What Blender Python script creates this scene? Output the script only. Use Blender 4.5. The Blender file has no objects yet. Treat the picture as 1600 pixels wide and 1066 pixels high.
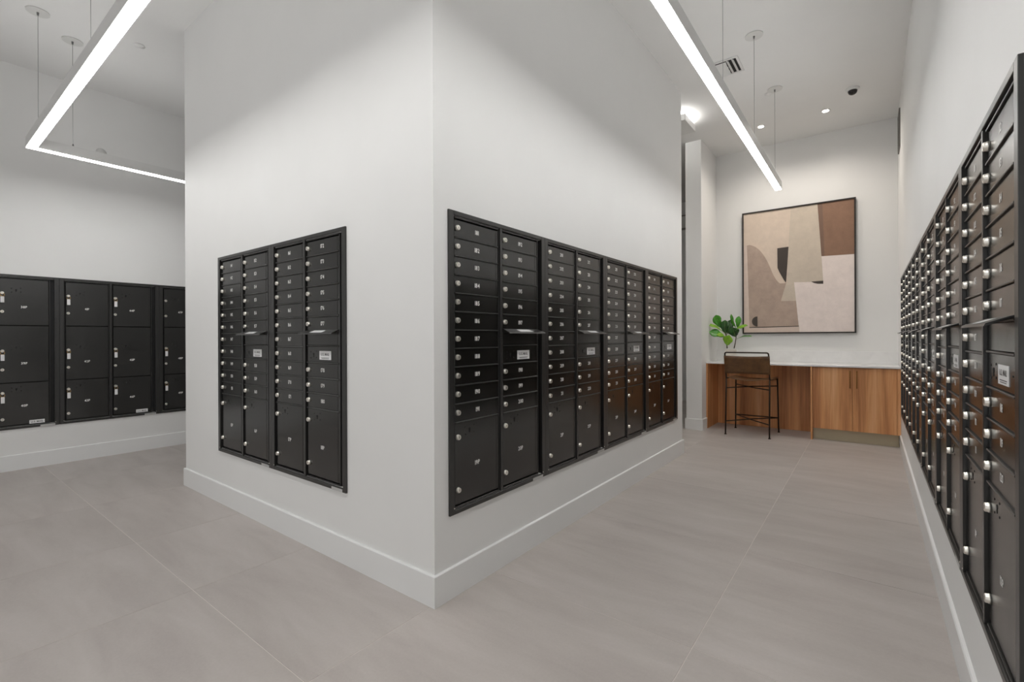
import bpy, bmesh, math, random
from mathutils import Vector, Matrix

random.seed(7)
S = bpy.context.scene
COL = S.collection

# ------------------------------------------------------------------ camera
F_PX, HOR, YAW, CAM_H, ROLL = 737.35, 527.26, math.radians(37.2208), 1.2255, -0.0039
cam_data = bpy.data.cameras.new('camera')
cam = bpy.data.objects.new('camera', cam_data)
COL.objects.link(cam)
cam_data.sensor_fit = 'HORIZONTAL'
cam_data.sensor_width = 36.0
cam_data.lens = F_PX * 36.0 / 1600.0
cam_data.shift_y = -(533.0 - HOR) / 1600.0
cam_data.clip_start = 0.02
cam_data.clip_end = 100
R_ = Vector((math.cos(YAW), math.sin(YAW), 0))
F_ = Vector((-math.sin(YAW), math.cos(YAW), 0))
Z_ = Vector((0, 0, 1))
rt = (R_ + ROLL * Z_).normalized()
up = (Z_ - ROLL * R_).normalized()
cam.matrix_world = Matrix(((rt.x, up.x, -F_.x, 0), (rt.y, up.y, -F_.y, 0), (rt.z, up.z, -F_.z, CAM_H), (0, 0, 0, 1)))
S.camera = cam

# ------------------------------------------------------------------ world, exposure, lamps
w = bpy.data.worlds.new('world')
S.world = w
w.use_nodes = True
w.node_tree.nodes['Background'].inputs[0].default_value = (1.0, 1.0, 1.0, 1)
w.node_tree.nodes['Background'].inputs[1].default_value = 0.9
S.view_settings.view_transform = 'Standard'
S.view_settings.look = 'None'
S.view_settings.gamma = 1.0
S.view_settings.use_curve_mapping = False
S.view_settings.exposure = 0.12
LED_STRENGTH = 27.0
UPFILL_STRENGTH = 9.0          # added glow on the pendant's top, fill for ceiling and upper walls
DOWNLIGHT_W = 35.0
CORRIDOR_FILL_W = 34.0
BOXLIGHT = 40.0

# ------------------------------------------------------------------ room numbers (metres)
CEIL = 3.80
XR, XL = 0.263, -6.377                      # right and left wall faces
BX0, BX1, BY0, BY1 = -4.567, -1.5805, 1.4933, 5.0406   # the central block
YF, YB, YBK = 7.17, -2.2, 9.2               # alcove end wall, wall behind the camera, end of the back corridor
PX0, PX1, PY = -1.955, -1.755, 6.405        # partition beside the alcove
BB_H, BB_T = 0.1444, 0.014
PITCH, MB0, MH = 0.8197, 0.3848, 1.4452     # mailbox unit pitch, bottom, height

# ------------------------------------------------------------------ materials
def new_mat(name):
    m = bpy.data.materials.new(name)
    m.use_nodes = True
    nt = m.node_tree
    return m, nt, nt.nodes['Principled BSDF']

def setp(b, **k):
    for key, v in k.items():
        b.inputs[key.replace('_', ' ')].default_value = v

def noise(nt, scale, detail=3, rough=0.5, vec=None, dist=0.0):
    n = nt.nodes.new('ShaderNodeTexNoise')
    n.inputs['Scale'].default_value = scale
    n.inputs['Detail'].default_value = detail
    n.inputs['Roughness'].default_value = rough
    n.inputs['Distortion'].default_value = dist
    if vec is not None:
        nt.links.new(vec, n.inputs['Vector'])
    return n

def coords(nt, scale=(1, 1, 1), kind='Object', rnd=0.0):
    tc = nt.nodes.new('ShaderNodeTexCoord')
    out = tc.outputs[kind]
    mp = nt.nodes.new('ShaderNodeMapping')
    mp.inputs['Scale'].default_value = scale
    nt.links.new(out, mp.inputs['Vector'])
    if rnd:
        oi = nt.nodes.new('ShaderNodeObjectInfo')
        ml = nt.nodes.new('ShaderNodeMath'); ml.operation = 'MULTIPLY'; ml.inputs[1].default_value = rnd
        nt.links.new(oi.outputs['Random'], ml.inputs[0])
        nt.links.new(ml.outputs[0], mp.inputs['Location'])
    return mp.outputs['Vector']

def ramp(nt, fac, stops):
    r = nt.nodes.new('ShaderNodeValToRGB')
    el = r.color_ramp.elements
    while len(el) < len(stops):
        el.new(0.5)
    for e, (p, c) in zip(el, stops):
        e.position = p
        e.color = (*c, 1)
    nt.links.new(fac, r.inputs['Fac'])
    return r

def bump(nt, b, height, strength, dist=0.001):
    n = nt.nodes.new('ShaderNodeBump')
    n.inputs['Strength'].default_value = strength
    n.inputs['Distance'].default_value = dist
    nt.links.new(height, n.inputs['Height'])
    nt.links.new(n.outputs['Normal'], b.inputs['Normal'])

def srgb(r, g, b):
    f = lambda c: (c / 255 / 12.92) if c / 255 <= 0.04045 else ((c / 255 + 0.055) / 1.055) ** 2.4
    return (f(r), f(g), f(b))

def plain(name, col, rough=0.5, metal=0.0, spec=0.5):
    m, nt, b = new_mat(name)
    setp(b, Base_Color=(*col, 1), Roughness=rough, Metallic=metal, Specular_IOR_Level=spec)
    return m

def paint(name, col, rough, bs=0.06):
    m, nt, b = new_mat(name)
    setp(b, Roughness=rough, Specular_IOR_Level=0.3)
    v = coords(nt)
    n1 = noise(nt, 0.9, 4, 0.6, v)
    c2 = tuple(x * 0.965 for x in col)
    r = ramp(nt, n1.outputs['Fac'], [(0.35, c2), (0.65, col)])
    nt.links.new(r.outputs['Color'], b.inputs['Base Color'])
    n2 = noise(nt, 260, 2, 0.5, v)
    bump(nt, b, n2.outputs['Fac'], bs, 0.002)
    return m

M = {}
M['wall'] = paint('wall_paint', (0.86, 0.86, 0.85), 0.55)
M['ceiling'] = paint('ceiling_paint', (0.87, 0.87, 0.86), 0.8)
M['trim'] = paint('trim_paint', (0.86, 0.865, 0.86), 0.3, 0.02)
M['white'] = plain('white_enamel', (0.78, 0.78, 0.77), 0.4)
M['white_plate'] = plain('white_plate', (0.72, 0.72, 0.70), 0.5)
M['alu'] = plain('satin_aluminium', (0.78, 0.78, 0.78), 0.35, 0.6)
M['cable'] = plain('steel_cable', (0.22, 0.22, 0.22), 0.4, 0.5)
M['dark'] = plain('dark_recess', (0.004, 0.004, 0.004), 0.6)
M['black_plastic'] = plain('black_plastic', (0.015, 0.013, 0.012), 0.12)

def powder(name, col, rough, spec=0.5):
    m, nt, b = new_mat(name)
    setp(b, Base_Color=(*col, 1), Specular_IOR_Level=spec)
    v = coords(nt)
    n = noise(nt, 520, 2, 0.55, v)
    bump(nt, b, n.outputs['Fac'], 0.06, 0.0012)
    n2 = noise(nt, 7, 3, 0.5, v)
    mr = nt.nodes.new('ShaderNodeMapRange')
    mr.inputs['To Min'].default_value = rough - 0.05
    mr.inputs['To Max'].default_value = rough + 0.06
    nt.links.new(n2.outputs['Fac'], mr.inputs['Value'])
    nt.links.new(mr.outputs['Result'], b.inputs['Roughness'])
    return m

M['door'] = powder('black_powder_coat', (0.0055, 0.0052, 0.0045), 0.20, 1.0)
M['frame'] = powder('black_frame_coat', (0.018, 0.0175, 0.0165), 0.30, 0.8)
M['rail'] = powder('lit_edge_rail_coat', (0.045, 0.044, 0.042), 0.30)  # lighter than the frame coat, painting in the lit top edges
M['nickel'] = plain('nickel', (0.90, 0.87, 0.80), 0.30, 0.88)
M['brass'] = plain('brass', (0.72, 0.45, 0.16), 0.28, 1.0)
M['ink'] = plain('white_print', (0.88, 0.87, 0.85), 0.5)
M['label'] = plain('pale_label', (0.82, 0.82, 0.82), 0.4)
M['label_ink'] = plain('label_print', (0.05, 0.05, 0.05), 0.5)
M['silver_sticker'] = plain('silver_sticker', (0.55, 0.55, 0.54), 0.35, 0.2)
M['tag'] = plain('tag_paper', (0.82, 0.82, 0.82), 0.5)

# floor tile: soft streaks along the tile, tone varies tile by tile
def tile_mat():
    m, nt, b = new_mat('porcelain_tile')
    v = coords(nt, (0.8, 3.2, 1), 'Object', 37.0)
    n1 = noise(nt, 1.7, 6, 0.62, v, 0.35)
    v2 = coords(nt, (1, 1, 1), 'Object', 11.0)
    n2 = noise(nt, 90, 4, 0.7, v2)
    a = nt.nodes.new('ShaderNodeMix'); a.data_type = 'FLOAT'
    a.inputs[0].default_value = 0.22
    nt.links.new(n1.outputs['Fac'], a.inputs[2]); nt.links.new(n2.outputs['Fac'], a.inputs[3])
    r = ramp(nt, a.outputs[0], [(0.28, srgb(171, 163, 159)), (0.5, srgb(184, 177, 172)), (0.72, srgb(194, 187, 183))])
    oi = nt.nodes.new('ShaderNodeObjectInfo')
    mr = nt.nodes.new('ShaderNodeMapRange')
    mr.inputs['To Min'].default_value = 0.95; mr.inputs['To Max'].default_value = 1.05
    nt.links.new(oi.outputs['Random'], mr.inputs['Value'])
    mx = nt.nodes.new('ShaderNodeVectorMath'); mx.operation = 'SCALE'
    nt.links.new(r.outputs['Color'], mx.inputs[0]); nt.links.new(mr.outputs['Result'], mx.inputs['Scale'])
    nt.links.new(mx.outputs[0], b.inputs['Base Color'])
    setp(b, Roughness=0.42, Specular_IOR_Level=0.4)
    bump(nt, b, n2.outputs['Fac'], 0.05, 0.002)
    return m
M['tile'] = tile_mat()
M['grout'] = plain('grout', srgb(224, 216, 210), 0.8)

def wood_mat(name, cols):
    m, nt, b = new_mat(name)
    v = coords(nt, (1, 1, 0.05))
    n1 = noise(nt, 14, 5, 0.6, v, 0.4)
    v2 = coords(nt, (1, 1, 0.012))
    n2 = noise(nt, 130, 4, 0.65, v2)
    v3 = coords(nt, (1, 1, 0.0))
    n3 = noise(nt, 6.5, 1, 0.4, v3)
    a = nt.nodes.new('ShaderNodeMix'); a.data_type = 'FLOAT'; a.inputs[0].default_value = 0.35
    nt.links.new(n1.outputs['Fac'], a.inputs[2]); nt.links.new(n2.outputs['Fac'], a.inputs[3])
    a2 = nt.nodes.new('ShaderNodeMix'); a2.data_type = 'FLOAT'; a2.inputs[0].default_value = 0.38
    nt.links.new(a.outputs[0], a2.inputs[2]); nt.links.new(n3.outputs['Fac'], a2.inputs[3])
    r = ramp(nt, a2.outputs[0], [(0.36, cols[0]), (0.5, cols[1]), (0.62, cols[2])])
    nt.links.new(r.outputs['Color'], b.inputs['Base Color'])
    setp(b, Roughness=0.45)
    bump(nt, b, n2.outputs['Fac'], 0.06, 0.001)
    return m
M['wood'] = wood_mat('walnut_laminate', (srgb(166, 104, 60), srgb(221, 158, 104), srgb(243, 192, 142)))
M['kick'] = plain('olive_toe_kick', srgb(188, 176, 150), 0.35, 0.2)
M['handle'] = plain('bronze_handle', srgb(150, 110, 62), 0.35, 0.8)

def quartz():
    m, nt, b = new_mat('white_quartz')
    n = noise(nt, 5, 6, 0.6, coords(nt), 0.8)
    r = ramp(nt, n.outputs['Fac'], [(0.35, (0.82, 0.82, 0.815)), (0.6, (0.87, 0.87, 0.865))])
    nt.links.new(r.outputs['Color'], b.inputs['Base Color'])
    setp(b, Roughness=0.22)
    return m
M['quartz'] = quartz()

def leather():
    m, nt, b = new_mat('olive_brown_leather')
    v = coords(nt)
    n = noise(nt, 9, 5, 0.65, v)
    r = ramp(nt, n.outputs['Fac'], [(0.32, srgb(78, 50, 22)), (0.7, srgb(114, 78, 40))])
    nt.links.new(r.outputs['Color'], b.inputs['Base Color'])
    setp(b, Roughness=0.5)
    n2 = noise(nt, 300, 3, 0.5, v)
    bump(nt, b, n2.outputs['Fac'], 0.2, 0.001)
    return m
M['leather'] = leather()
M['iron'] = plain('dark_bronze_iron', (0.030, 0.020, 0.014), 0.4, 0.7)

def leafmat(name, c0, c1):
    m, nt, b = new_mat(name)
    n = noise(nt, 22, 4, 0.6, coords(nt))
    r = ramp(nt, n.outputs['Fac'], [(0.35, c0), (0.7, c1)])
    nt.links.new(r.outputs['Color'], b.inputs['Base Color'])
    setp(b, Roughness=0.32)
    bump(nt, b, n.outputs['Fac'], 0.25, 0.004)
    return m
M['leaf_dark'] = leafmat('dark_fig_leaf', srgb(22, 56, 18), srgb(46, 100, 34))
M['leaf_mid'] = leafmat('green_fig_leaf', srgb(44, 116, 22), srgb(86, 166, 42))
M['leaf_light'] = leafmat('light_fig_leaf', srgb(104, 158, 24), srgb(152, 200, 52))
M['leaf_vein'] = plain('leaf_vein', srgb(140, 165, 90), 0.5)
M['bark'] = plain('stem_bark', srgb(72, 52, 36), 0.8)
M['soil'] = plain('soil', srgb(52, 40, 32), 0.9)
M['pot'] = plain('white_ceramic', (0.76, 0.72, 0.66), 0.3)

def canvas(name, c, k=0.93):
    m, nt, b = new_mat(name)
    v = coords(nt)
    n = noise(nt, 9, 7, 0.72, v, 0.3)
    r = ramp(nt, n.outputs['Fac'], [(0.3, tuple(x * k for x in c)), (0.7, tuple(min(1, x * (2 - k)) for x in c))])
    nt.links.new(r.outputs['Color'], b.inputs['Base Color'])
    setp(b, Roughness=0.75)
    n2 = noise(nt, 140, 3, 0.6, v)
    bump(nt, b, n2.outputs['Fac'], 0.15, 0.002)
    return m

def emit(name, col, s):
    m = bpy.data.materials.new(name)
    m.use_nodes = True
    nt = m.node_tree
    nt.nodes.remove(nt.nodes['Principled BSDF'])
    e = nt.nodes.new('ShaderNodeEmission')
    e.inputs[0].default_value = (*col, 1)
    e.inputs[1].default_value = s
    nt.links.new(e.outputs[0], nt.nodes['Material Output'].inputs[0])
    return m
M['led'] = emit('led_diffuser', (1.0, 0.99, 0.975), LED_STRENGTH)
M['up_fill'] = emit('added_upfill_glow', (1.0, 0.99, 0.975), UPFILL_STRENGTH)
M['down_led'] = emit('downlight_lens', (1.0, 0.93, 0.84), 30.0)
M['box_led'] = emit('box_light_lens', (1.0, 0.98, 0.95), BOXLIGHT)

# ------------------------------------------------------------------ mesh helpers
class MB:
    """collects faces with material slots and links them as one mesh object"""
    def __init__(self):
        self.v, self.f, self.mi, self.sm = [], [], [], []

    def add(self, vs, fs, mi=0, smooth=False):
        o = len(self.v)
        self.v += [tuple(p) for p in vs]
        for f in fs:
            self.f.append([o + i for i in f]); self.mi.append(mi); self.sm.append(smooth)
        return self

    def box(self, x0, x1, y0, y1, z0, z1, mi=0, b=0.0):
        if b > 0:
            bm = bmesh.new()
            bmesh.ops.create_cube(bm, size=1)
            bmesh.ops.scale(bm, vec=(x1 - x0, y1 - y0, z1 - z0), verts=bm.verts)
            bmesh.ops.translate(bm, vec=((x0 + x1) / 2, (y0 + y1) / 2, (z0 + z1) / 2), verts=bm.verts)
            bmesh.ops.bevel(bm, geom=bm.edges[:], offset=b, segments=1, affect='EDGES')
            bm.verts.index_update()
            self.add([v.co[:] for v in bm.verts], [[v.index for v in f.verts] for f in bm.faces], mi)
            bm.free()
            return self
        vs = [(x, y, z) for z in (z0, z1) for y in (y0, y1) for x in (x0, x1)]
        return self.add(vs, [(0, 2, 3, 1), (4, 5, 7, 6), (0, 1, 5, 4), (2, 6, 7, 3), (0, 4, 6, 2), (1, 3, 7, 5)], mi)

    def lathe(self, prof, seg=16, c=(0, 0, 0), axis='z', mi=0, smooth=True):
        """prof: (radius, height) list; closed with caps when radius > 0 at the ends"""
        vs, fs = [], []
        for r, h in prof:
            for i in range(seg):
                a = 2 * math.pi * i / seg
                p = (r * math.cos(a), r * math.sin(a), h)
                if axis == 'y': p = (p[0], -p[2], p[1])       # heights run towards -y (outwards of a wall unit)
                if axis == 'x': p = (p[2], p[0], p[1])
                vs.append((p[0] + c[0], p[1] + c[1], p[2] + c[2]))
        n = len(prof)
        for k in range(n - 1):
            for i in range(seg):
                j = (i + 1) % seg
                fs.append((k * seg + i, k * seg + j, (k + 1) * seg + j, (k + 1) * seg + i))
        self.add(vs, fs, mi, smooth)
        o = len(self.v) - len(vs)
        self.f.append([o + i for i in range(seg)][::-1]); self.mi.append(mi); self.sm.append(False)
        self.f.append([o + (n - 1) * seg + i for i in range(seg)]); self.mi.append(mi); self.sm.append(False)
        return self

    def tube(self, pts, r, seg=8, mi=0):
        pts = [Vector(p) for p in pts]
        n = len(pts)
        rr = r if isinstance(r, (list, tuple)) else [r] * n
        t0 = (pts[1] - pts[0]).normalized()
        u = t0.orthogonal().normalized()
        vs, fs = [], []
        for k in range(n):
            t = (pts[min(k + 1, n - 1)] - pts[max(k - 1, 0)]).normalized()
            u = (u - t * u.dot(t)).normalized()
            w_ = t.cross(u)
            for i in range(seg):
                a = 2 * math.pi * i / seg
                vs.append(pts[k] + rr[k] * (math.cos(a) * u + math.sin(a) * w_))
        for k in range(n - 1):
            for i in range(seg):
                j = (i + 1) % seg
                fs.append((k * seg + i, k * seg + j, (k + 1) * seg + j, (k + 1) * seg + i))
        fs.append(list(range(seg))[::-1]); fs.append([(n - 1) * seg + i for i in range(seg)])
        return self.add(vs, fs, mi, True)

    def poly_xz(self, pts, y, mi=0):
        """flat polygon in the x-z plane facing -y"""
        a = sum(pts[i][0] * pts[(i + 1) % len(pts)][1] - pts[(i + 1) % len(pts)][0] * pts[i][1] for i in range(len(pts)))
        if a < 0: pts = pts[::-1]
        return self.add([(x, y, z) for x, z in pts], [list(range(len(pts)))], mi)

    def mesh(self, name, mats):
        me = bpy.data.meshes.new(name)
        me.from_pydata(self.v, [], self.f)
        for m in mats:
            me.materials.append(M[m] if isinstance(m, str) else m)
        me.polygons.foreach_set('material_index', self.mi)
        me.polygons.foreach_set('use_smooth', self.sm)
        bm = bmesh.new(); bm.from_mesh(me)
        if getattr(self, 'fixn', True):
            bmesh.ops.recalc_face_normals(bm, faces=bm.faces)
        bm.to_mesh(me); bm.free()
        me.update()
        return me

def link(name, mesh, parent=None, loc=(0, 0, 0), rot=(0, 0, 0)):
    o = bpy.data.objects.new(name, mesh)
    COL.objects.link(o)
    o.location = loc
    o.rotation_euler = rot
    if parent is not None:
        o.parent = parent
    return o

def part(name, mb, mats, parent=None, loc=(0, 0, 0), rot=(0, 0, 0)):
    if not isinstance(mats, (list, tuple)): mats = [mats]
    return link(name, mb.mesh(name, mats), parent, loc, rot)

def tag(o, label, cat, group=None, kind=None):
    o['label'] = label; o['category'] = cat
    if group: o['group'] = group
    if kind: o['kind'] = kind
    return o

def thing(name, label, cat, loc, rotz=0.0, group=None):
    o = bpy.data.objects.new(name, None)
    COL.objects.link(o)
    o.empty_display_size = 0.1
    o.location = loc; o.rotation_euler = (0, 0, rotz)
    return tag(o, label, cat, group)

def structure(name, mb, mats):
    o = part(name, mb, mats)
    o['kind'] = 'structure'
    return o

# glyphs, turned once into flat outlines and reused for every number
def make_glyphs(chars):
    objs = {}
    for ch in chars:
        cu = bpy.data.curves.new('glyph', 'FONT')
        cu.body = ch; cu.size = 1.0; cu.resolution_u = 2; cu.fill_mode = 'FRONT'; cu.offset = 0.02
        o = bpy.data.objects.new('glyph', cu)
        COL.objects.link(o)
        objs[ch] = o
    bpy.context.view_layer.update()
    dg = bpy.context.evaluated_depsgraph_get()
    G = {}
    for ch, o in objs.items():
        me = bpy.data.meshes.new_from_object(o.evaluated_get(dg))
        vs = [tuple(v.co) for v in me.vertices]
        fs = [list(p.vertices) for p in me.polygons]
        xs = [v[0] for v in vs]; ys = [v[1] for v in vs]
        G[ch] = (vs, fs, min(xs), max(xs))
        H = max(ys)
        if ch == '1': G['cap'] = H
        bpy.data.meshes.remove(me)
    for o in objs.values():
        cu = o.data
        bpy.data.objects.remove(o); bpy.data.curves.remove(cu)
    return G
GL = make_glyphs('1023456789PUSMAIL.')

def text_into(mb, s, cx, y, cz, cap, squeeze=0.9, gap=0.10, mi=0):
    """lay the string out centred at (cx, cz) on the plane y, reading left to right along +x, facing -y"""
    k = cap / GL['cap']
    wd, items = 0.0, []
    for ch in s:
        if ch == ' ':
            wd += 0.28; continue
        vs, fs, a, b = GL[ch]
        items.append((vs, fs, wd - a)); wd += (b - a) + gap
    wd -= gap
    for vs, fs, off in items:
        mb.add([(cx + (v[0] + off - wd / 2) * k * squeeze, y, cz + v[1] * k - cap / 2) for v in vs], fs, mi)
    return mb

# ------------------------------------------------------------------ shell
def wall_panel(mb, org, U, a0, a1, z0, z1, holes, out, depth=0.07):
    """a wall face from a0 to a1 along U with rectangular holes and their reveals; out = unit vector into the room"""
    org, U, out = Vector(org), Vector(U), Vector(out)
    P = lambda a, z, d=0.0: tuple(org + U * a + Z_ * z - out * d)
    aa = sorted({a0, a1, *[h[0] for h in holes], *[h[1] for h in holes]})
    zz = sorted({z0, z1, *[h[2] for h in holes], *[h[3] for h in holes]})
    for i in range(len(aa) - 1):
        for j in range(len(zz) - 1):
            ca, cz = (aa[i] + aa[i + 1]) / 2, (zz[j] + zz[j + 1]) / 2
            if any(h[0] < ca < h[1] and h[2] < cz < h[3] for h in holes):
                continue
            mb.add([P(aa[i], zz[j]), P(aa[i + 1], zz[j]), P(aa[i + 1], zz[j + 1]), P(aa[i], zz[j + 1])], [(0, 1, 2, 3)])
    for h in holes:
        c = [(h[0], h[2]), (h[1], h[2]), (h[1], h[3]), (h[0], h[3])]
        for k in range(4):
            p, q = c[k], c[(k + 1) % 4]
            mb.add([P(*p), P(*q), P(*q, depth), P(*p, depth)], [(0, 1, 2, 3)])
        mb.add([P(a, z, depth) for a, z in c], [(0, 1, 2, 3)])
    return mb

INS = 0.022    # how far the wall opening stays inside the frame's outer edge
y1r = 1.5823                      # first unit on the block's right face
x1l = -2.2556                     # right edge of the block's left bank
y0r = 1.4638                      # near edge of the right wall's bank
y0l = 1.0069 - PITCH              # near edge of the left wall's bank
zh = (MB0 + INS, MB0 + MH - INS)

mb = MB(); mb.fixn = False
wall_panel(mb, (BX0, BY0, 0), (1, 0, 0), 0, BX1 - BX0, 0, CEIL, [(x1l - 2 * PITCH + INS - BX0, x1l - INS - BX0, *zh)], (0, -1, 0))
wall_panel(mb, (BX1, BY0, 0), (0, 1, 0), 0, BY1 - BY0, 0, CEIL, [(y1r + INS - BY0, y1r + 4 * PITCH - INS - BY0, *zh)], (1, 0, 0))
wall_panel(mb, (BX1, BY1, 0), (-1, 0, 0), 0, BX1 - BX0, 0, CEIL, [], (0, 1, 0))
wall_panel(mb, (BX0, BY1, 0), (0, -1, 0), 0, BY1 - BY0, 0, CEIL, [], (-1, 0, 0))
structure('wall_center', mb, ['wall'])

mb = MB(); mb.fixn = False
wall_panel(mb, (XR, YF, 0), (0, -1, 0), 0, YF - YB, 0, CEIL, [(YF - (y0r + 6 * PITCH) + INS, YF - y0r - INS, *zh)], (-1, 0, 0))
structure('wall_right', mb, ['wall'])
mb = MB(); mb.fixn = False
wall_panel(mb, (XL, YB, 0), (0, 1, 0), 0, YBK - YB, 0, CEIL, [(y0l + INS - YB, y0l + 3 * PITCH - INS - YB, *zh)], (1, 0, 0))
structure('wall_left', mb, ['wall'])
structure('wall_far', MB().box(PX1, XR + 0.2, YF, YF + 0.12, 0, CEIL), ['wall'])
structure('wall_partition', MB().box(PX0, PX1, PY, YBK, 0, CEIL), ['wall'])
structure('wall_back', MB().box(XL - 0.2, XR + 0.2, YB - 0.12, YB, 2.25, CEIL).box(XL - 0.2, -5.0, YB - 0.12, YB, 0, 2.25), ['wall'])   # unseen opening below, shaped to let world light in as fill
structure('wall_corridor', MB().box(XL - 0.2, PX0 + 0.1, YBK, YBK + 0.12, 0, CEIL), ['wall'])
structure('ceiling', MB().box(XL - 0.2, XR + 0.2, YB - 0.1, YBK + 0.1, CEIL, CEIL + 0.12), ['ceiling'])

# floor: grout bed with one object per tile
floor = structure('floor', MB().box(XL - 0.2, XR + 0.2, YB - 0.1, YBK + 0.1, -0.08, -0.0012), ['grout'])
xs = [XL, -5.58, -4.55, -3.526, -2.63, -1.597, -0.563, XR]
ys = [YB, -1.16, -0.13, 0.888, 1.902, 2.952, 4.0, 5.06, 6.10, 7.15, 8.2, YBK]
for i in range(len(xs) - 1):
    for j in range(len(ys) - 1):
        x0, x1, y0, y1 = xs[i], xs[i + 1], ys[j], ys[j + 1]
        if x0 > BX0 and x1 < BX1 and y0 > BY0 and y1 < BY1: continue
        if y0 > YF - 0.05 and x0 > PX0 - 0.3: continue
        g = 0.0013
        w_, d_ = (x1 - x0) / 2 - g, (y1 - y0) / 2 - g
        part('tile', MB().box(-w_, w_, -d_, d_, -0.010, 0.0, 0, 0.0006), 'tile', floor, ((x0 + x1) / 2, (y0 + y1) / 2, 0))

def base_path(name, pts, closed=False):
    """a baseboard swept along the foot of a wall; pts run with the room on their left-hand side; mitred corners, chamfered top"""
    prof = [(0.0, 0.0), (BB_T, 0.0), (BB_T, BB_H - 0.004), (BB_T - 0.004, BB_H), (0.0, BB_H)]
    P2 = [Vector(p) for p in pts]
    n = len(P2); rings = []
    for k in range(n):
        d = []
        if closed or k > 0: d.append((P2[k] - P2[k - 1]).normalized())
        if closed or k < n - 1: d.append((P2[(k + 1) % n] - P2[k]).normalized())
        nrm = [Vector((-v.y, v.x)) for v in d]
        off = nrm[0] if len(nrm) == 1 or (nrm[0] - nrm[1]).length < 1e-6 else nrm[0] + nrm[1]
        rings.append([(P2[k].x + off.x * t, P2[k].y + off.y * t, z) for t, z in prof])
    mb = MB(); m_ = len(prof)
    vs = [p for r_ in rings for p in r_]
    fs = []
    for k in range(n if closed else n - 1):
        for i in range(m_ - 1):
            a, b = k * m_ + i, ((k + 1) % n) * m_ + i
            fs.append((a, a + 1, b + 1, b))
    if not closed:
        fs += [list(range(m_)), [(n - 1) * m_ + i for i in range(m_)][::-1]]
    mb.add(vs, fs)
    structure(name, mb, ['trim'])
base_path('baseboard_center', [(BX0, BY0), (BX0, BY1), (BX1, BY1), (BX1, BY0)], True)
base_path('baseboard_right', [(XR, YB), (XR, 6.63)])
base_path('baseboard_left', [(XL, YBK), (XL, YB)])
base_path('baseboard_partition', [(PX1, 6.598), (PX1, PY), (PX0, PY), (PX0, YBK)])
base_path('baseboard_corridor', [(PX0, YBK), (XL, YBK)])

# ------------------------------------------------------------------ mailbox units
# local axes of a unit: x to the right as one faces it, y into the wall, z up; z = 0 at the frame's bottom
FT = 0.010                                   # the frame stands this proud of the wall
DF = 0.0015                                  # door face (y), set back behind the frame
C1, C2 = (0.0475, 0.3755), (0.4165, 0.7455)  # the two columns of doors
zb = lambda z: z - MB0
ROW = 0.0889
TOP = zb(1.795)

def frame_mesh():
    mb = MB()
    W, H = PITCH, MH
    mb.box(0.0006, 0.034, -FT, 0.03, 0, H, 0, 0.0012)
    mb.box(W - 0.036, W - 0.0006, -FT, 0.03, 0, H, 0, 0.0012)
    mb.box(0.034, W - 0.036, -FT, 0.03, H - 0.021, H, 0, 0.0012)
    mb.box(0.034, W - 0.036, -FT, 0.03, 0, 0.021, 0, 0.0012)
    mb.box(C1[1] + 0.011, C2[0] - 0.011, -FT + 0.002, 0.03, 0.021, H - 0.021, 0, 0.0012)   # centre post
    # inner lip around each column of doors
    for a, b in (C1, C2):
        mb.box(a - 0.003, b + 0.003, -0.003, 0.03, TOP + 0.003, TOP + 0.010, 0, 0.001)
        mb.box(a - 0.003, b + 0.003, -0.003, 0.03, zb(0.417) - 0.008, zb(0.417) - 0.001, 0, 0.001)
        mb.box(b + 0.003, b + 0.009, 0.0, 0.03, zb(0.417) - 0.008, TOP + 0.010, 0, 0.001)
    return mb.mesh('frame', [M['frame']])

def body_mesh():
    mb = MB()
    return mb.box(0.024, PITCH - 0.024, 0.021, 0.060, 0.024, MH - 0.024).mesh('body', [M['dark']])

def door_mesh(name, wd, h):
    mb = MB()
    mb.box(0, wd, DF, 0.0205, 0, h, 0, 0.0016)
    mb.box(wd - 0.017, wd - 0.015, DF - 0.0010, DF + 0.002, 0.003, h - 0.003, 0)       # folded edge on the hinge side
    return mb.mesh(name, [M['door']])

def rail_mesh(wd):
    return MB().box(0, wd, -0.0045, 0.019, -0.0026, 0.0026, 0, 0.001).mesh('rail', [M['rail']])

def lock_mesh():
    mb = MB()
    mb.lathe([(0.0138, 0.0), (0.0138, 0.005), (0.0126, 0.0060), (0.0125, 0.0112), (0.0116, 0.0126), (0.0108, 0.0130)], 14, (0, 0, 0), 'y')
    mb.box(-0.0010, 0.0010, -0.0134, -0.0126, -0.0050, 0.0050, 1)
    return mb.mesh('lock', [M['nickel'], M['dark']])

def hole_mesh():
    mb = MB()
    for dx, dz in ((-0.030, 0.016), (-0.030, -0.020), (0.030, 0.020), (0.030, -0.016)):
        mb.lathe([(0.0038, 0.0), (0.0032, 0.0009)], 8, (dx, 0, dz), 'y')
    mb.lathe([(0.0070, 0.0), (0.0064, 0.0011)], 12, (0, 0, 0.003), 'y')
    mb.box(-0.003, 0.003, -0.0011, 0, -0.014, 0.002)
    return mb.mesh('punched_holes', [M['dark']])

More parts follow.
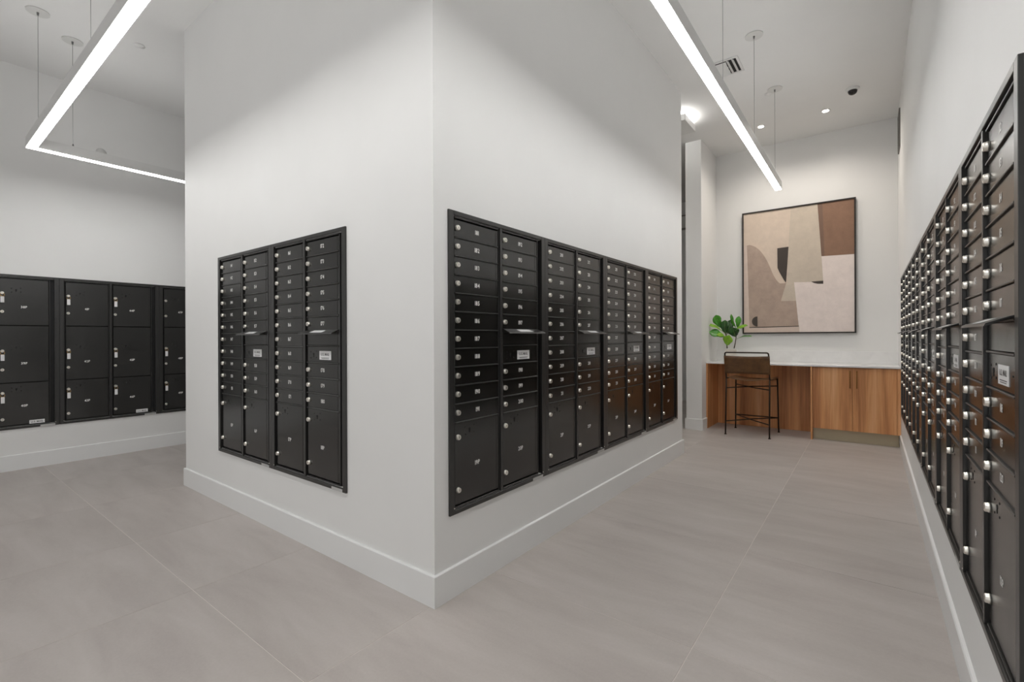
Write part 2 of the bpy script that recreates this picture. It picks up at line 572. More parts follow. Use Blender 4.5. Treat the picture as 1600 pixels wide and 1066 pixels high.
def flap_mesh(wd):
    """outgoing mail hood: a bent sheet that leans out of the wall, with cheeks"""
    mb = MB()
    pr = [(0.012, 0.014), (-0.004, 0.014), (-0.052, -0.004), (-0.055, -0.011), (-0.051, -0.010), (-0.004, 0.008), (0.012, 0.008)]
    a, b, s = 0.0, wd, 0.012
    n = len(pr)
    vs = [(a - (s if y < -0.03 else 0), y, z) for y, z in pr] + [(b + (s if y < -0.03 else 0), y, z) for y, z in pr]
    fs = [(i, (i + 1) % n, n + (i + 1) % n, n + i) for i in range(n)] + [list(range(n)), list(range(n, 2 * n))[::-1]]
    mb.add(vs, fs)
    return mb.mesh('slot_flap', [M['frame']])

def flap_label_mesh():
    mb = MB(); mb.fixn = False
    mb.add([(-0.062, -0.014, 0.0110), (-0.062, -0.046, -0.0010), (0.062, -0.046, -0.0010), (0.062, -0.014, 0.0110)], [(0, 1, 2, 3)])
    return mb.mesh('flap_label', [M['label']])

def mail_label_mesh(wd, h, small=True):
    mb = MB()
    mb.box(-wd / 2, wd / 2, -0.0012, 0, -h / 2, h / 2)
    n = len(mb.f)
    if small:
        text_into(mb, 'U.S. MAIL', 0, -0.0016, 0.006, h * 0.30, 0.88, 0.10, 1)
        mb.box(-wd * 0.34, wd * 0.34, -0.0015, -0.0011, -h * 0.30, -h * 0.25, 1)
        mb.box(-wd * 0.30, wd * 0.30, -0.0015, -0.0011, -h * 0.40, -h * 0.36, 1)
    else:
        text_into(mb, 'U.S. MAIL', 0, -0.0016, 0.0, h * 0.42, 0.95, 0.10, 1)
    return mb.mesh('mail_label', [M['label'], M['label_ink']])

WD = C1[1] - C1[0]
ME = dict(frame=frame_mesh(), body=body_mesh(), small=door_mesh('mailbox_door', WD, ROW - 0.0070),
          parcel=door_mesh('parcel_door', WD, zb(0.817) - zb(0.421) - 0.006), rail=rail_mesh(WD), lock=lock_mesh(),
          holes=hole_mesh(), flap=flap_mesh(WD), flap_label=flap_label_mesh(), mail_label=mail_label_mesh(0.118, 0.050),
          bin_label=mail_label_mesh(0.105, 0.034, False), slot=door_mesh('slot_plate', WD, zb(1.262) - zb(1.181) - 0.007),
          panel=door_mesh('mail_panel', WD, zb(1.181) - zb(1.083) - 0.007))
ME['sticker'] = MB().box(-0.052, 0.052, -0.001, 0, -0.008, 0.008).mesh('frame_sticker', [M['silver_sticker']])
ME['screw'] = MB().lathe([(0.0035, 0), (0.0028, 0.0018)], 8, (0, 0, 0), 'y').mesh('corner_screw', [M['nickel']])
ME['rivet'] = MB().lathe([(0.0032, 0), (0.0024, 0.001)], 8, (0, 0, 0), 'y').mesh('rivet', [M['dark']])

def number(s, parent, x, z, cap=0.0215):
    mb = text_into(MB(), s, 0, 0, 0, cap)
    mb.fixn = False
    link('number', mb.mesh('number', [M['ink']]), parent, (x, DF - 0.0008, z))

def unit_shell(label, loc, rotz):
    u = thing('mailbox_unit', label, 'mailboxes', loc, rotz, None)
    link('frame', ME['frame'], u)
    link('body', ME['body'], u)
    link('frame_sticker', ME['sticker'], u, (PITCH - 0.085, -FT - 0.0004, 0.0085))
    link('corner_screw', ME['screw'], u, (0.030, -FT, 0.030))
    link('corner_screw', ME['screw'], u, (PITCH - 0.030, -FT, 0.030))
    return u

def small_door(u, x, ztop, s):
    d = link('mailbox_door', ME['small'], u, (x, 0, ztop - ROW + 0.0035))
    link('lock', ME['lock'], d, (0.0175, DF, 0.043))
    number(s, d, 0.163, 0.044)
    link('rail', ME['rail'], u, (x, 0, ztop - ROW))

def letter_unit(label, loc, rotz, n0, p0, group):
    u = unit_shell(label, loc, rotz)
    u['group'] = group
    for k in range(11):
        small_door(u, C1[0], TOP - k * ROW, str(n0 + k))
    for k in range(6):
        small_door(u, C2[0], TOP - k * ROW, str(n0 + 11 + k))
    for k in range(3):
        small_door(u, C2[0], zb(1.083) - k * ROW, str(n0 + 17 + k))
    x = C2[0]
    f = link('slot_flap', ME['flap'], u, (x, 0, zb(1.258)))
    link('flap_label', ME['flap_label'], f, (WD / 2, 0, 0))
    link('slot_plate', ME['slot'], u, (x, 0, zb(1.181) + 0.0035))
    link('rail', ME['rail'], u, (x, 0, zb(1.181)))
    pn = link('mail_panel', ME['panel'], u, (x, 0, zb(1.083) + 0.0035))
    link('rail', ME['rail'], u, (x, 0, zb(1.083)))
    link('mail_label', ME['mail_label'], pn, (0.190, DF - 0.0002, 0.040))
    link('punched_holes', ME['holes'], pn, (0.068, DF, 0.043))['kind'] = 'stuff'
    link('rivet', ME['rivet'], pn, (0.285, DF, 0.043))
    for (a, b), s in zip((C1, C2), (p0, p0 + 1)):
        d = link('parcel_door', ME['parcel'], u, (a, 0, zb(0.421) + 0.002))
        for z in (0.746, 0.492):
            link('lock', ME['lock'], d, (0.0175, DF, z - 0.423))
        link('punched_holes', ME['holes'], d, (0.103, DF, 0.770 - 0.423))['kind'] = 'stuff'
        number(f'{s}P', d, 0.160, 0.598 - 0.423)
    return u

HP = math.pi / 2
NAMES = ['nearest the corner', 'second from the corner', 'third from the corner', 'farthest from the corner']
for k in range(4):
    n0 = 181 + 20 * k
    letter_unit(f'black mailbox unit numbered {n0} to {n0 + 19}, {NAMES[k]} on the block',
                (BX1, y1r + k * PITCH, MB0), HP, n0, 19 + 2 * k, 'mailbox units in the right face of the block')
letter_unit('black mailbox unit numbered 141 to 160, left one of the separate pair', (x1l - 2 * PITCH, BY0, MB0), 0, 141, 15, 'mailbox units in the left face of the block')
letter_unit('black mailbox unit numbered 161 to 180, right one of the separate pair', (x1l - PITCH, BY0, MB0), 0, 161, 17, 'mailbox units in the left face of the block')
ORD = ['nearest, cut by the picture edge', 'second from the near end', 'third from the near end', 'fourth from the near end', 'fifth from the near end', 'farthest, beside the wood cabinet']
for k in range(6):
    letter_unit(f'black mailbox unit in the right wall, {ORD[k]}', (XR, y0r + (k + 1) * PITCH, MB0), -HP, 101 - 20 * k, 11 - 2 * k, 'mailbox units in the right wall')

# parcel lockers in the left wall
ROWS = [(1.795, 1.355), (1.355, 0.817), (0.817, 0.419)]
LOCKZ = [(1.655, 1.483), (1.117, 0.943), (0.726, 0.483)]
for a, (t, b) in enumerate(ROWS):
    ME[f'locker{a}'] = door_mesh('locker_door', WD, t - b - 0.007)
ORDL = ['with doors 35P to 40P, cut by the picture edge', 'with doors 41P to 46P, middle of the three', 'with doors 47P to 52P, half hidden behind the block']
def key_mesh():
    k = MB()
    k.lathe([(0.0022, 0.0), (0.0022, 0.010)], 8, (0, 0, 0), 'y')
    k.lathe([(0.0115, 0.010), (0.0120, 0.0108), (0.0120, 0.0122), (0.0115, 0.013)], 14, (0, 0, 0), 'y')
    r = MB()
    r.tube([(0.0135 * math.sin(t), -0.0118 - 0.002 * math.sin(t), -0.0185 + 0.0135 * math.cos(t)) for t in [i * math.pi / 9 for i in range(19)]], 0.0013, 6)
    t = MB()
    t.box(-0.0125, 0.0125, -0.0135, -0.0105, -0.090, -0.033, 0, 0.001)
    t.box(-0.0075, 0.0075, -0.0140, -0.0134, -0.080, -0.050, 1)
    return k.mesh('key', [M['nickel']]), r.mesh('ring', [M['brass']]), t.mesh('paper_tag', [M['tag'], M['label']])
KEY = key_mesh()
ROWN = ['top', 'middle', 'bottom']
for k in range(3):
    Y0 = y0l + k * PITCH
    u = unit_shell(f'black parcel locker unit {ORDL[k]}', (XL, Y0, MB0), HP)
    u['category'] = 'parcel lockers'; u['group'] = 'parcel locker units in the left wall'
    u.name = 'parcel_locker_unit'
    for c, (a, b) in enumerate((C1, C2)):
        for r, (t, bt) in enumerate(ROWS):
            n = 35 + 6 * k + 3 * c + r
            d = link('locker_door', ME[f'locker{r}'], u, (a, 0, zb(bt) + 0.0035))
            oz = bt + 0.0035
            for z in LOCKZ[r]:
                link('lock', ME['lock'], d, (0.0175, DF, z - oz))
            link('punched_holes', ME['holes'], d, (0.108, DF, LOCKZ[r][0] + 0.030 - oz))['kind'] = 'stuff'
            number(f'{n}P', d, 0.160, (1.530, 0.998, 0.598)[r] - oz)
            if r == 2 and c == 1:
                link('mail_label', ME['bin_label'], d, (0.245, DF - 0.0002, 0.437 - oz))
            if 38 <= n <= 49 and n != 47:
                # a key left in the upper lock, its tag hanging from a ring
                kt = thing('tagged_key', f'key with brass ring and white tag hanging in the upper lock of locker door {n}P', 'key',
                           (XL - DF + 0.0132, Y0 + a + 0.0175, LOCKZ[r][0]), HP, 'tagged keys in the parcel lockers')
                for nm, me in zip(('key', 'ring', 'paper_tag'), KEY):
                    link(nm, me, kt)

# ------------------------------------------------------------------ linear pendant lamp around the block
LH, LW, LT = 2.80, 0.064, 0.088
AX, AY, CX, AE, CE = -0.785, 0.705, -5.495, 5.79, 2.1
lamp = thing('pendant_light', 'long white linear LED pendant running around the block on thin cables', 'lamp', (AX, AY, LH))
def L(x, y, z): return (x - AX, y - AY, z - LH)
def lamp_box(name, x0, x1, y0, y1, z0, z1, mat, b=0.0):
    a = L(x0, y0, z0); c = L(x1, y1, z1)
    return part(name, MB().box(a[0], c[0], a[1], c[1], a[2], c[2], 0, b), mat, lamp)
h = LW / 2
runs = [(AX - h, AX + h, AY + h, AE), (CX - h, AX + h, AY - h, AY + h), (CX - h, CX + h, AY + h, CE)]
for x0, x1, y0, y1 in runs:
    lamp_box('housing', x0, x1, y0, y1, LH + 0.004, LH + LT, 'white', 0.0)
    e = 0.004
    lamp_box('diffuser', x0 + e, x1 - e, y0 + (e if y1 - y0 < 0.1 else 0), y1 - e, LH, LH + 0.0039, 'led')
    lamp_box('upfill_strip', x0 + 0.012, x1 - 0.012, y0 + (0.012 if y1 - y0 < 0.1 else 0), y1 - 0.012, LH + LT, LH + LT + 0.002, 'up_fill')  # added glowing strip that throws fill light at the ceiling
cables = [(AX, y) for y in (1.20, 2.29, 3.39, 4.47, 5.57)] + [(x, AY) for x in (-1.9, -3.589, -5.20)] + [(CX + 0.02, y) for y in (0.955,)]
for x, y in cables:
    p, q = L(x, y, LH + LT), L(x, y, CEIL)
    part('cable', MB().tube([p, q], 0.0015, 6), 'cable', lamp)
    cn = part('canopy', MB().lathe([(0.070, 0.0), (0.070, 0.008), (0.0, 0.0081)], 28), 'white_plate', lamp, (q[0], q[1], q[2] - 0.0085))
    part('cable_gripper', MB().lathe([(0.006, -0.022), (0.008, 0.0)], 10), 'cable', cn)
    part('cable_gripper', MB().lathe([(0.007, 0.0), (0.005, 0.02)], 10), 'cable', lamp, p)

# ------------------------------------------------------------------ ceiling fittings
def downlight(x, y, label):
    t = thing('downlight', label, 'ceiling light', (x, y, CEIL), 0, 'recessed downlights in the alcove ceiling')
    part('trim_ring', MB().lathe([(0.046, 0), (0.046, -0.004), (0.036, -0.006), (0.032, -0.002)], 24), 'white', t)
    part('lens', MB().lathe([(0.030, -0.0062), (0.030, -0.0030)], 20), 'down_led', t)
    ld = bpy.data.lights.new('downlight_lamp', 'SPOT')
    ld.energy = DOWNLIGHT_W; ld.color = (1.0, 0.92, 0.83); ld.spot_size = math.radians(150); ld.spot_blend = 1.0; ld.shadow_soft_size = 0.03
    lo = bpy.data.objects.new('lamp_source', ld)
    COL.objects.link(lo); lo.parent = t; lo.location = (0, 0, -0.02)
downlight(-1.062, 6.46, 'small recessed downlight behind the end of the pendant lamp')
downlight(-0.400, 6.46, 'small recessed downlight in the ceiling above the framed picture')

# added fill light over the corridor behind the block, without a fitting; brightens the partition
ld = bpy.data.lights.new('corridor_fill', 'SPOT')
ld.energy = CORRIDOR_FILL_W; ld.color = (1.0, 0.95, 0.88); ld.spot_size = math.radians(140); ld.spot_blend = 1.0; ld.shadow_soft_size = 0.06
lo = bpy.data.objects.new('corridor_fill', ld)
COL.objects.link(lo); lo.location = (-2.30, 5.24, CEIL - 0.03)

v = thing('ceiling_vent', 'square white air diffuser with slanted blades in the ceiling', 'vent', (-1.075, 4.84, CEIL))
part('frame', MB().box(-0.115, 0.115, -0.150, -0.128, -0.010, 0, 0, 0.002).box(-0.115, 0.115, 0.128, 0.150, -0.010, 0, 0, 0.002).box(-0.115, -0.093, -0.128, 0.128, -0.010, 0, 0, 0.002).box(0.093, 0.115, -0.128, 0.128, -0.010, 0, 0, 0.002), 'white', v)
part('backing', MB().box(-0.094, 0.094, -0.129, 0.129, -0.0015, 0), 'dark', v)
def slat(x0, x1, y0, y1, tilt):
    mb = MB()
    if tilt == 'x':
        for zz in (0, 1): pass
        mb.add([(x0, y0, -0.002), (x0, y1, -0.002), (x1, y1, -0.016), (x1, y0, -0.016), (x0, y0, -0.004), (x0, y1, -0.004), (x1, y1, -0.018), (x1, y0, -0.018)],
               [(0, 1, 2, 3), (7, 6, 5, 4), (0, 3, 7, 4), (1, 5, 6, 2), (0, 4, 5, 1), (3, 2, 6, 7)])
    else:
        mb.add([(x0, y0, -0.002), (x1, y0, -0.002), (x1, y1, -0.016), (x0, y1, -0.016), (x0, y0, -0.004), (x1, y0, -0.004), (x1, y1, -0.018), (x0, y1, -0.018)],
               [(0, 1, 2, 3), (7, 6, 5, 4), (0, 3, 7, 4), (1, 5, 6, 2), (0, 4, 5, 1), (3, 2, 6, 7)])
    part('slat', mb, 'white', v)
for i in range(2):
    slat(0.008 + i * 0.044, 0.032 + i * 0.044, -0.124, 0.124, 'x')
slat(-0.090, 0.002, -0.100, -0.012, 'y')
slat(-0.090, 0.002, -0.006, 0.060, 'y')
slat(-0.090, 0.002, 0.064, 0.124, 'y')

cm = thing('dome_camera', 'small black dome security camera on a white base under the ceiling', 'camera', (-0.140, 6.06, CEIL))
part('base', MB().lathe([(0.060, 0), (0.060, -0.010), (0.050, -0.022)], 28), 'white', cm)
part('dome', MB().lathe([(0.042, -0.022), (0.041, -0.034), (0.035, -0.049), (0.022, -0.060), (0.005, -0.064)], 24), 'black_plastic', cm)

for x, y, lb in ((-0.846, 5.636, 'round white sprinkler cover plate in the ceiling beside the pendant canopy'), (-5.10, 1.325, 'round white sprinkler cover plate in the ceiling over the left corridor')):
    s = thing('sprinkler_cover', lb, 'sprinkler', (x, y, CEIL), 0, 'sprinkler cover plates')
    part('cover_plate', MB().lathe([(0.043, -0.003), (0.043, -0.0042), (0.0, -0.0048)], 24), 'ceiling', s)
    part('cup', MB().lathe([(0.034, 0.0), (0.034, -0.003)], 20), 'white_plate', s)
s = thing('sprinkler_cover', 'round white sprinkler cover plate on the left wall behind the lamp', 'sprinkler', (XL, 1.33, 3.165), 0, 'sprinkler cover plates')
part('cover_plate', MB().lathe([(0.045, 0.003), (0.045, 0.0042), (0.0, 0.0048)], 24, (0, 0, 0), 'x'), 'wall', s)
part('cup', MB().lathe([(0.036, 0.0), (0.036, 0.003)], 20, (0, 0, 0), 'x'), 'white_plate', s)

M['grille'] = plain('grey_grille', srgb(112, 108, 104), 0.5)
g = thing('wall_grille', 'slim grey air grille high on the right wall near the far corner', 'vent', (XR, 6.72, 3.27))
part('frame', MB().box(-0.012, 0, -0.15, 0.15, 0, 0.02).box(-0.012, 0, -0.15, 0.15, 0.39, 0.41).box(-0.012, 0, -0.15, -0.13, 0.02, 0.39).box(-0.012, 0, 0.13, 0.15, 0.02, 0.39), 'grille', g)
part('backing', MB().box(-0.0015, 0, -0.13, 0.13, 0.02, 0.39), 'dark', g)
for i in range(11):
    part('slat', MB().box(-0.010, -0.002, -0.13, 0.13, 0.030 + i * 0.032, 0.048 + i * 0.032), 'grille', g)

bx = thing('box_light', 'slim white box light under the ceiling beyond the far corner of the block, glowing upwards', 'ceiling light', (-1.66, 5.44, 3.68))
part('housing', MB().box(-1.30, 0.0, 0.0, 0.40, 0.0, 0.075, 0, 0.003), 'white', bx)
part('lens', MB().box(-1.27, -0.03, 0.03, 0.30, 0.075, 0.080), 'box_led', bx)  # unseen length added to bounce more fill off the ceiling
part('mounting_stem', MB().box(-0.16, -0.13, 0.34, 0.37, 0.075, 0.12), 'white', bx)

wb = thing('wall_alarm', 'small grey box high on the wall at the end of the back corridor', 'alarm', (-2.87, YBK, 3.27))
part('back_box', MB().box(-0.10, 0.10, -0.05, 0, 0, 0.28, 0, 0.006), plain('grey_plastic', srgb(140, 138, 134), 0.5), wb)
part('face_plate', MB().box(-0.08, 0.08, -0.058, -0.05, 0.03, 0.25, 0, 0.003), 'white_plate', wb)

# ------------------------------------------------------------------ alcove: counter, cabinet, desk, picture, plant, stool
ct = thing('countertop', 'thin white quartz countertop spanning the alcove over desk and cabinet', 'countertop', (PX1, 6.60, 0.866))
part('slab', MB().box(0.001, XR - PX1 - 0.001, 0, YF - 6.60 - 0.001, 0, 0.020, 0, 0.0015), 'quartz', ct)
part('backsplash', MB().box(0.001, XR - PX1 - 0.001, YF - 6.60 - 0.021, YF - 6.60 - 0.001, 0.0202, 0.168, 0, 0.0015), 'quartz', ct)

dk = thing('desk_base', 'wood panelled knee space under the left half of the white counter', 'desk', (PX1, 6.60, 0))
part('side_panel', MB().box(0.001, 0.020, 0.005, YF - 6.60 - 0.02, 0.0, 0.8655, 0, 0.0008), 'wood', dk)
part('back_panel', MB().box(0.020, 1.180, YF - 6.60 - 0.036, YF - 6.60 - 0.018, 0.0, 0.8655, 0, 0.0008), 'wood', dk)

cb = thing('cabinet', 'low two door walnut cabinet under the right half of the white counter', 'cabinet', (-0.570, 6.61, 0))
W0 = XR + 0.570
part('side_panel', MB().box(0.0, 0.019, 0.0, 0.54, 0.0, 0.8655, 0, 0.0008), 'wood', cb)
part('carcass', MB().box(0.0195, W0 - 0.002, 0.045, 0.54, 0.136, 0.860), 'wood', cb)
part('toe_kick', MB().box(0.0195, W0 - 0.002 - BB_T, 0.085, 0.10, 0.0, 0.1355), 'kick', cb)
for x0, x1, hx in ((0.022, 0.4015, 0.382), (0.4050, 0.7985, 0.445)):
    d = part('door', MB().box(x0, x1, 0.022, 0.042, 0.138, 0.860, 0, 0.0012), 'wood', cb)
    part('handle', MB().tube([(hx, 0.022, 0.632), (hx, -0.006, 0.632), (hx, -0.010, 0.637), (hx, -0.010, 0.820), (hx, -0.006, 0.825), (hx, 0.022, 0.825)], 0.0048, 8), 'handle', d)
part('filler_strip', MB().box(0.8010, W0 - 0.002, 0.022, 0.042, 0.138, 0.860, 0, 0.0012), 'wood', cb)

pic = thing('framed_picture', 'large square abstract print in beige, taupe and brown in a thin black frame', 'picture', (-0.769, YF, 1.262))
P = lambda L_: [(x + 0.769, z - 1.262) for x, z in L_]
x0, x1, z0, z1 = -0.640, 0.632, 0.0, 1.662
fw = 0.017
part('frame', MB().box(x0, x0 + fw, -0.046, 0, z0, z1, 0, 0.001).box(x1 - fw, x1, -0.046, 0, z0, z1, 0, 0.001).box(x0 + fw, x1 - fw, -0.046, 0, z0, z0 + fw, 0, 0.001).box(x0 + fw, x1 - fw, -0.046, 0, z1 - fw, z1, 0, 0.001), plain('black_frame_wood', (0.018, 0.013, 0.011), 0.4), pic)
cmats = [canvas('print_beige', srgb(218, 201, 185)), canvas('print_taupe', srgb(180, 160, 146), 0.88), canvas('print_greige', srgb(206, 193, 177)),
         canvas('print_brown', srgb(142, 110, 90), 0.88), canvas('print_deep_brown', srgb(126, 100, 85)), canvas('print_cream', srgb(238, 225, 219)),
         canvas('print_charcoal', srgb(72, 64, 59)), canvas('print_rose_beige', srgb(216, 198, 186))]
cv = MB(); cv.fixn = False
yc = -0.034
cv.poly_xz([(x0 + fw, z0 + fw), (x1 - fw, z0 + fw), (x1 - fw, z1 - fw), (x0 + fw, z1 - fw)], yc, 0)
shapes = [
    (7, [(-1.392, 2.481), (-1.352, 2.481), (-1.336, 2.063), (-1.326, 1.361), (-1.392, 1.279)]),
    (1, [(-1.352, 2.477), (-1.325, 2.480), (-1.300, 2.475), (-1.270, 2.460), (-1.244, 2.443), (-1.210, 2.412), (-1.180, 2.375), (-1.145, 2.320), (-1.117, 2.267), (-1.093, 2.215), (-1.073, 2.161), (-1.055, 2.110), (-1.037, 2.058), (-1.015, 2.012), (-0.994, 1.974), (-0.974, 1.946), (-0.953, 1.927), (-0.881, 1.926), (-0.942, 1.692), (-0.762, 1.687), (-0.733, 1.351), (-1.324, 1.351), (-1.331, 1.649), (-1.340, 2.063)]),
    (2, [(-0.826, 2.896), (-0.532, 2.908), (-0.491, 2.240), (-0.473, 1.915), (-0.872, 1.929), (-0.844, 2.612)]),
    (2, [(-0.881, 1.930), (-0.792, 1.929), (-0.771, 1.688), (-0.945, 1.692)]),
    (3, [(-0.480, 2.907), (-0.150, 2.907), (-0.150, 2.230), (-0.459, 2.238)]),
    (4, [(-0.532, 2.908), (-0.480, 2.907), (-0.459, 2.238), (-0.491, 2.238)]),
    (5, [(-0.491, 2.236), (-0.150, 2.228), (-0.150, 1.277), (-0.734, 1.277), (-0.792, 1.929), (-0.473, 1.915)]),
    (6, [(-0.983, 2.396), (-0.853, 2.401), (-0.871, 2.103), (-0.884, 1.930), (-0.910, 1.972), (-0.932, 2.019), (-0.958, 2.072), (-0.981, 2.133)]),
    (6, [(-0.604, 1.925), (-0.473, 1.927), (-0.473, 1.887), (-0.532, 1.891), (-0.572, 1.904)]),
    (6, [(-1.223 + 0.069 * math.cos(a), 1.4285 + 0.069 * math.sin(a)) for a in [math.pi / 2 + i * math.pi / 12 for i in range(13)]]),
    (6, [(-1.326, 1.353), (-0.738, 1.360), (-0.742, 1.351), (-1.0, 1.346), (-1.322, 1.341)]),
    (7, [(-1.390, 1.341), (-1.0, 1.345), (-0.736, 1.350), (-0.734, 1.279), (-1.390, 1.279)]),
]
for i, (mi, pts) in enumerate(shapes):
    cv.poly_xz(P(pts), yc - 0.0004 * (i + 1), mi)
part('canvas', cv, cmats, pic)
part('backing_board', MB().box(x0 + fw, x1 - fw, yc + 0.0005, -0.004, z0 + fw, z1 - fw), 'dark', pic)

# plant
CT = 0.8862
pl = thing('potted_fig', 'fiddle leaf fig in a white pot on the counter behind the stool', 'plant', (-1.500, 6.85, CT))
pot = MB().lathe([(0.052, 0.0), (0.060, 0.01), (0.071, 0.160), (0.072, 0.166), (0.066, 0.166), (0.064, 0.150), (0.0, 0.149)], 28)
part('pot', pot, 'pot', pl)
part('soil', MB().lathe([(0.0635, 0.150), (0.0635, 0.157), (0.0, 0.159)], 20), 'soil', pl)
def pp(x, y, d=0.0):      # a spot in the plant, from its measured outline
    return Vector((-1.812 + (x - 120) * 0.000604 + 1.500, d, 1.517 - (y - 170) * 0.000656 - CT))
part('stem', MB().tube([pp(560, 860), pp(556, 760, -0.004), pp(548, 640, -0.008), pp(535, 520, 0.0), pp(520, 430, 0.01)], [0.0075, 0.0065, 0.006, 0.005, 0.003], 8), 'bark', pl)
part('stem', MB().tube([pp(700, 860, 0.01), pp(722, 760, 0.012), pp(742, 640, 0.01), pp(756, 520, 0.01), pp(765, 430, 0.01)], [0.006, 0.0055, 0.005, 0.0045, 0.003], 8), 'bark', pl)
def leaf(base, tip, width, nrm, mat, bend=0.02, wavy=0.006):
    """obovate fig leaf: narrow at the petiole, widest at two thirds, folded along the midrib"""
    ax = tip - base; ln = ax.length; ax.normalize()
    n = Vector(nrm); n = (n - ax * n.dot(ax)).normalized()
    sd = ax.cross(n)
    prof = [0.03, 0.05, 0.30, 0.55, 0.62, 0.80, 0.97, 1.0, 0.88, 0.60, 0.06]
    mb = MB(); rows = []
    N = len(prof)
    for i, pf in enumerate(prof):
        t = i / (N - 1)
        c = base + ax * (ln * t) + n * (bend * math.sin(t * math.pi * 0.9))
        hw = width / 2 * pf
        row = []
        for q in (-1, -0.5, 0, 0.5, 1):
            lift = abs(q) * hw * 0.28 + wavy * math.sin(t * 11 + q * 3) * abs(q) * min(1, pf)
            row.append(c + sd * (hw * q) + n * lift)
        rows.append(row)
    vs = [p for r_ in rows for p in r_]
    back = [p - n * 0.0012 for p in vs]
    fs = []
    nb = len(vs)
    for i in range(N - 1):
        for q in range(4):
            a = i * 5 + q
            fs.append((a, a + 1, a + 6, a + 5)); fs.append((nb + a + 5, nb + a + 6, nb + a + 1, nb + a))
        for q0 in (0, 4):
            a = i * 5 + q0
            fs.append((a, a + 5, nb + a + 5, nb + a))
    mb.add(vs + back, fs, 0, True)
    mb.tube([rows[i][2] + n * 0.0006 for i in range(0, N, 2)], [0.0018, 0.0016, 0.0014, 0.0012, 0.0009, 0.0005], 5, 1)
    part('leaf', mb, [mat, 'leaf_vein'], pl)
LV = [  # base px, tip px, depth base/tip, width, facing, material
    ((460, 470), (310, 165), (0.01, 0.03), 0.125, (-0.3, -1, 0.3), 'leaf_mid'),
    ((490, 520), (138, 365), (-0.01, -0.06), 0.080, (0.2, -0.5, 1), 'leaf_light'),
    ((530, 640), (212, 520), (-0.02, -0.08), 0.125, (-0.1, -1, 0.7), 'leaf_mid'),
    ((420, 600), (115, 615), (0.03, 0.06), 0.055, (0.1, -0.5, 1), 'leaf_mid'),
    ((560, 820), (640, 585), (-0.01, -0.07), 0.130, (0.1, -1, 0.5), 'leaf_light'),
    ((550, 640), (370, 590), (-0.02, -0.09), 0.085, (0.0, -0.8, 1), 'leaf_light'),
    ((530, 590), (520, 275), (0.0, 0.01), 0.125, (-0.15, -1, 0.1), 'leaf_dark'),
    ((550, 590), (630, 270), (0.0, 0.03), 0.100, (0.35, -1, 0.1), 'leaf_dark'),
    ((742, 640), (690, 430), (0.0, -0.05), 0.140, (0.1, -1, 0.3), 'leaf_dark'),
    ((760, 470), (645, 150), (0.01, 0.03), 0.060, (-0.8, -1, 0.2), 'leaf_mid'),
    ((768, 470), (800, 200), (0.01, 0.02), 0.075, (0.2, -1, 0.2), 'leaf_mid'),
    ((690, 520), (1022, 408), (-0.02, -0.10), 0.085, (-0.2, -0.7, 1), 'leaf_light'),
    ((745, 670), (1082, 628), (0.0, -0.05), 0.075, (-0.1, -0.18, 1), 'leaf_mid'),
    ((560, 560), (700, 470), (0.03, 0.10), 0.110, (0.2, -0.8, 0.6), 'leaf_dark'),
    ((520, 430), (480, 330), (0.04, 0.12), 0.090, (0.0, -1, 0.4), 'leaf_dark'),
]
for b_, t_, (d0, d1), wd, nr, mt in LV:
    leaf(pp(*b_, d0), pp(*t_, d1), wd, nr, mt)

# stool
SX, SY = -1.198, 6.59
st = thing('counter_stool', 'dark iron counter stool with brown leather sling seat at the desk', 'stool', (SX, SY, 0))
def q(x, y, z): return Vector((x - SX, y - SY, z))
r0 = 0.0085
BL0, BR0 = q(-1.453, 6.335, 0), q(-0.963, 6.335, 0)
BL1, BR1 = q(-1.436, 6.315, 0.705), q(-0.955, 6.315, 0.705)
BLt, BRt = q(-1.446, 6.285, 1.010), q(-0.962, 6.285, 1.010)
FL0, FR0 = q(-1.443, 6.845, 0), q(-0.935, 6.845, 0)
FL1, FR1 = q(-1.424, 6.790, 0.700), q(-0.940, 6.790, 0.700)
lerp = lambda a, b, t: a + (b - a) * t
def leg(p, t):
    o = part('leg', MB().tube([p, t], r0, 10), 'iron', st)
    part('foot', MB().lathe([(0.016, 0.0), (0.016, 0.004), (0.010, 0.010)], 14, tuple(p)), 'iron', o)
for a, b in ((BL0, BL1), (BR0, BR1), (FL0, FL1), (FR0, FR1)):
    leg(a, b)
# back hoop: two uprights and the top bar in one bent tube
k = 0.020
hoop = [BL1, lerp(BL1, BLt, 0.9)] + [BLt + Vector((0.02 - 0.02 * math.cos(a), 0, -0.002 + 0.02 * math.sin(a))) for a in [i * HP / 4 for i in range(5)]]
hoop += [BRt + Vector((-0.02 + 0.02 * math.sin(a), 0, -0.002 + 0.02 * math.cos(a))) for a in [i * HP / 4 for i in range(5)]] + [lerp(BR1, BRt, 0.9), BR1]
part('back_hoop', MB().tube(hoop, r0, 10), 'iron', st)
# seat rails on both sides and the front bar
part('seat_rail', MB().tube([BL1, FL1], r0, 10), 'iron', st)
part('seat_rail', MB().tube([BR1, FR1], r0, 10), 'iron', st)
part('front_bar', MB().tube([FL1 + Vector((0, 0, -0.02)), FR1 + Vector((0, 0, -0.02))], r0 * 0.8, 10), 'iron', st)
at = lambda a, b, z: a + (b - a) * ((z - a.z) / (b.z - a.z))
for zA, zB in ((0.585, 0.595), (0.167, 0.187)):
    bl, br, fl, fr = at(BL0, BL1, zA), at(BR0, BR1, zA), at(FL0, FL1, zB), at(FR0, FR1, zB)
    part('cross_brace', MB().tube([bl, lerp(bl, fr, 0.5) + Vector((0, 0, 0.006)), fr], 0.0065, 8), 'iron', st)
    part('cross_brace', MB().tube([fl, lerp(fl, br, 0.5) - Vector((0, 0, 0.006)), br], 0.0065, 8), 'iron', st)
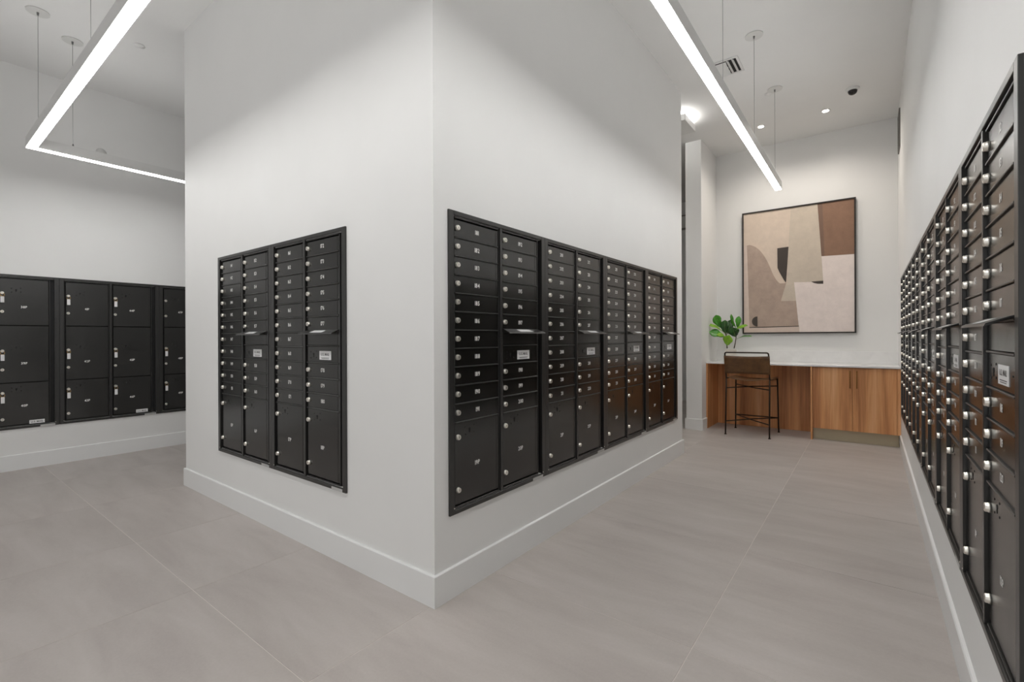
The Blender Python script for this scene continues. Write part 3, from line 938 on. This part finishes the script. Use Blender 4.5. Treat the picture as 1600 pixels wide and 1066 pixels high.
part('footrest_bar', MB().tube([at(FL0, FL1, 0.187), at(FR0, FR1, 0.187)], 0.0075, 8), 'iron', st)
# leather: back panel wraps the uprights, seat hangs in a slack sling between the rails
def sheet(mb, grid, th):
    n, m_ = len(grid), len(grid[0])
    up_ = []
    for i in range(n):
        for j in range(m_):
            a = grid[min(i + 1, n - 1)][j] - grid[max(i - 1, 0)][j]; b = grid[i][min(j + 1, m_ - 1)] - grid[i][max(j - 1, 0)]
            up_.append(a.cross(b).normalized() * th)
    vs = [grid[i][j] for i in range(n) for j in range(m_)]
    bs = [v_ + o_ for v_, o_ in zip(vs, up_)]
    N = len(vs); fs = []
    for i in range(n - 1):
        for j in range(m_ - 1):
            a = i * m_ + j
            fs.append((a, a + 1, a + m_ + 1, a + m_)); fs.append((N + a + m_, N + a + m_ + 1, N + a + 1, N + a))
    for i in range(n - 1):
        for j in (0, m_ - 1):
            a = i * m_ + j; fs.append((a, a + m_, N + a + m_, N + a))
    for j in range(m_ - 1):
        for i in (0, n - 1):
            a = i * m_ + j; fs.append((a, a + 1, N + a + 1, N + a))
    mb.add(vs + bs, fs, 0, True)
grid = []
for i in range(7):
    t = i / 6
    z = 0.770 + 0.218 * t
    a, b = at(BL1, BLt, z), at(BR1, BRt, z)
    row = [a + Vector((-0.011, 0.008, 0)), a + Vector((-0.012, -0.006, 0))]
    for j in range(9):
        s_ = j / 8
        row.append(lerp(a, b, s_) + Vector((0, -0.012 + 0.022 * math.sin(math.pi * s_), -0.008 * math.sin(math.pi * s_) if i == 6 else 0)))
    row += [b + Vector((0.012, -0.006, 0)), b + Vector((0.011, 0.008, 0))]
    grid.append(row)
mbk = MB(); sheet(mbk, grid, 0.004)
part('backrest', mbk, 'leather', st)
grid = []
for i in range(9):
    t = 0.03 + 0.94 * i / 8
    a, b = lerp(BL1, FL1, t), lerp(BR1, FR1, t)
    row = [a + Vector((-0.013, 0, -0.010)), a + Vector((-0.010, 0, 0.010))]
    for j in range(11):
        s_ = j / 10
        row.append(lerp(a, b, s_) + Vector((0, 0, 0.013 - 0.030 * math.sin(math.pi * s_))))
    row += [b + Vector((0.010, 0, 0.010)), b + Vector((0.013, 0, -0.010))]
    grid.append(row)
ms = MB(); sheet(ms, grid, 0.005)
part('seat', ms, 'leather', st)
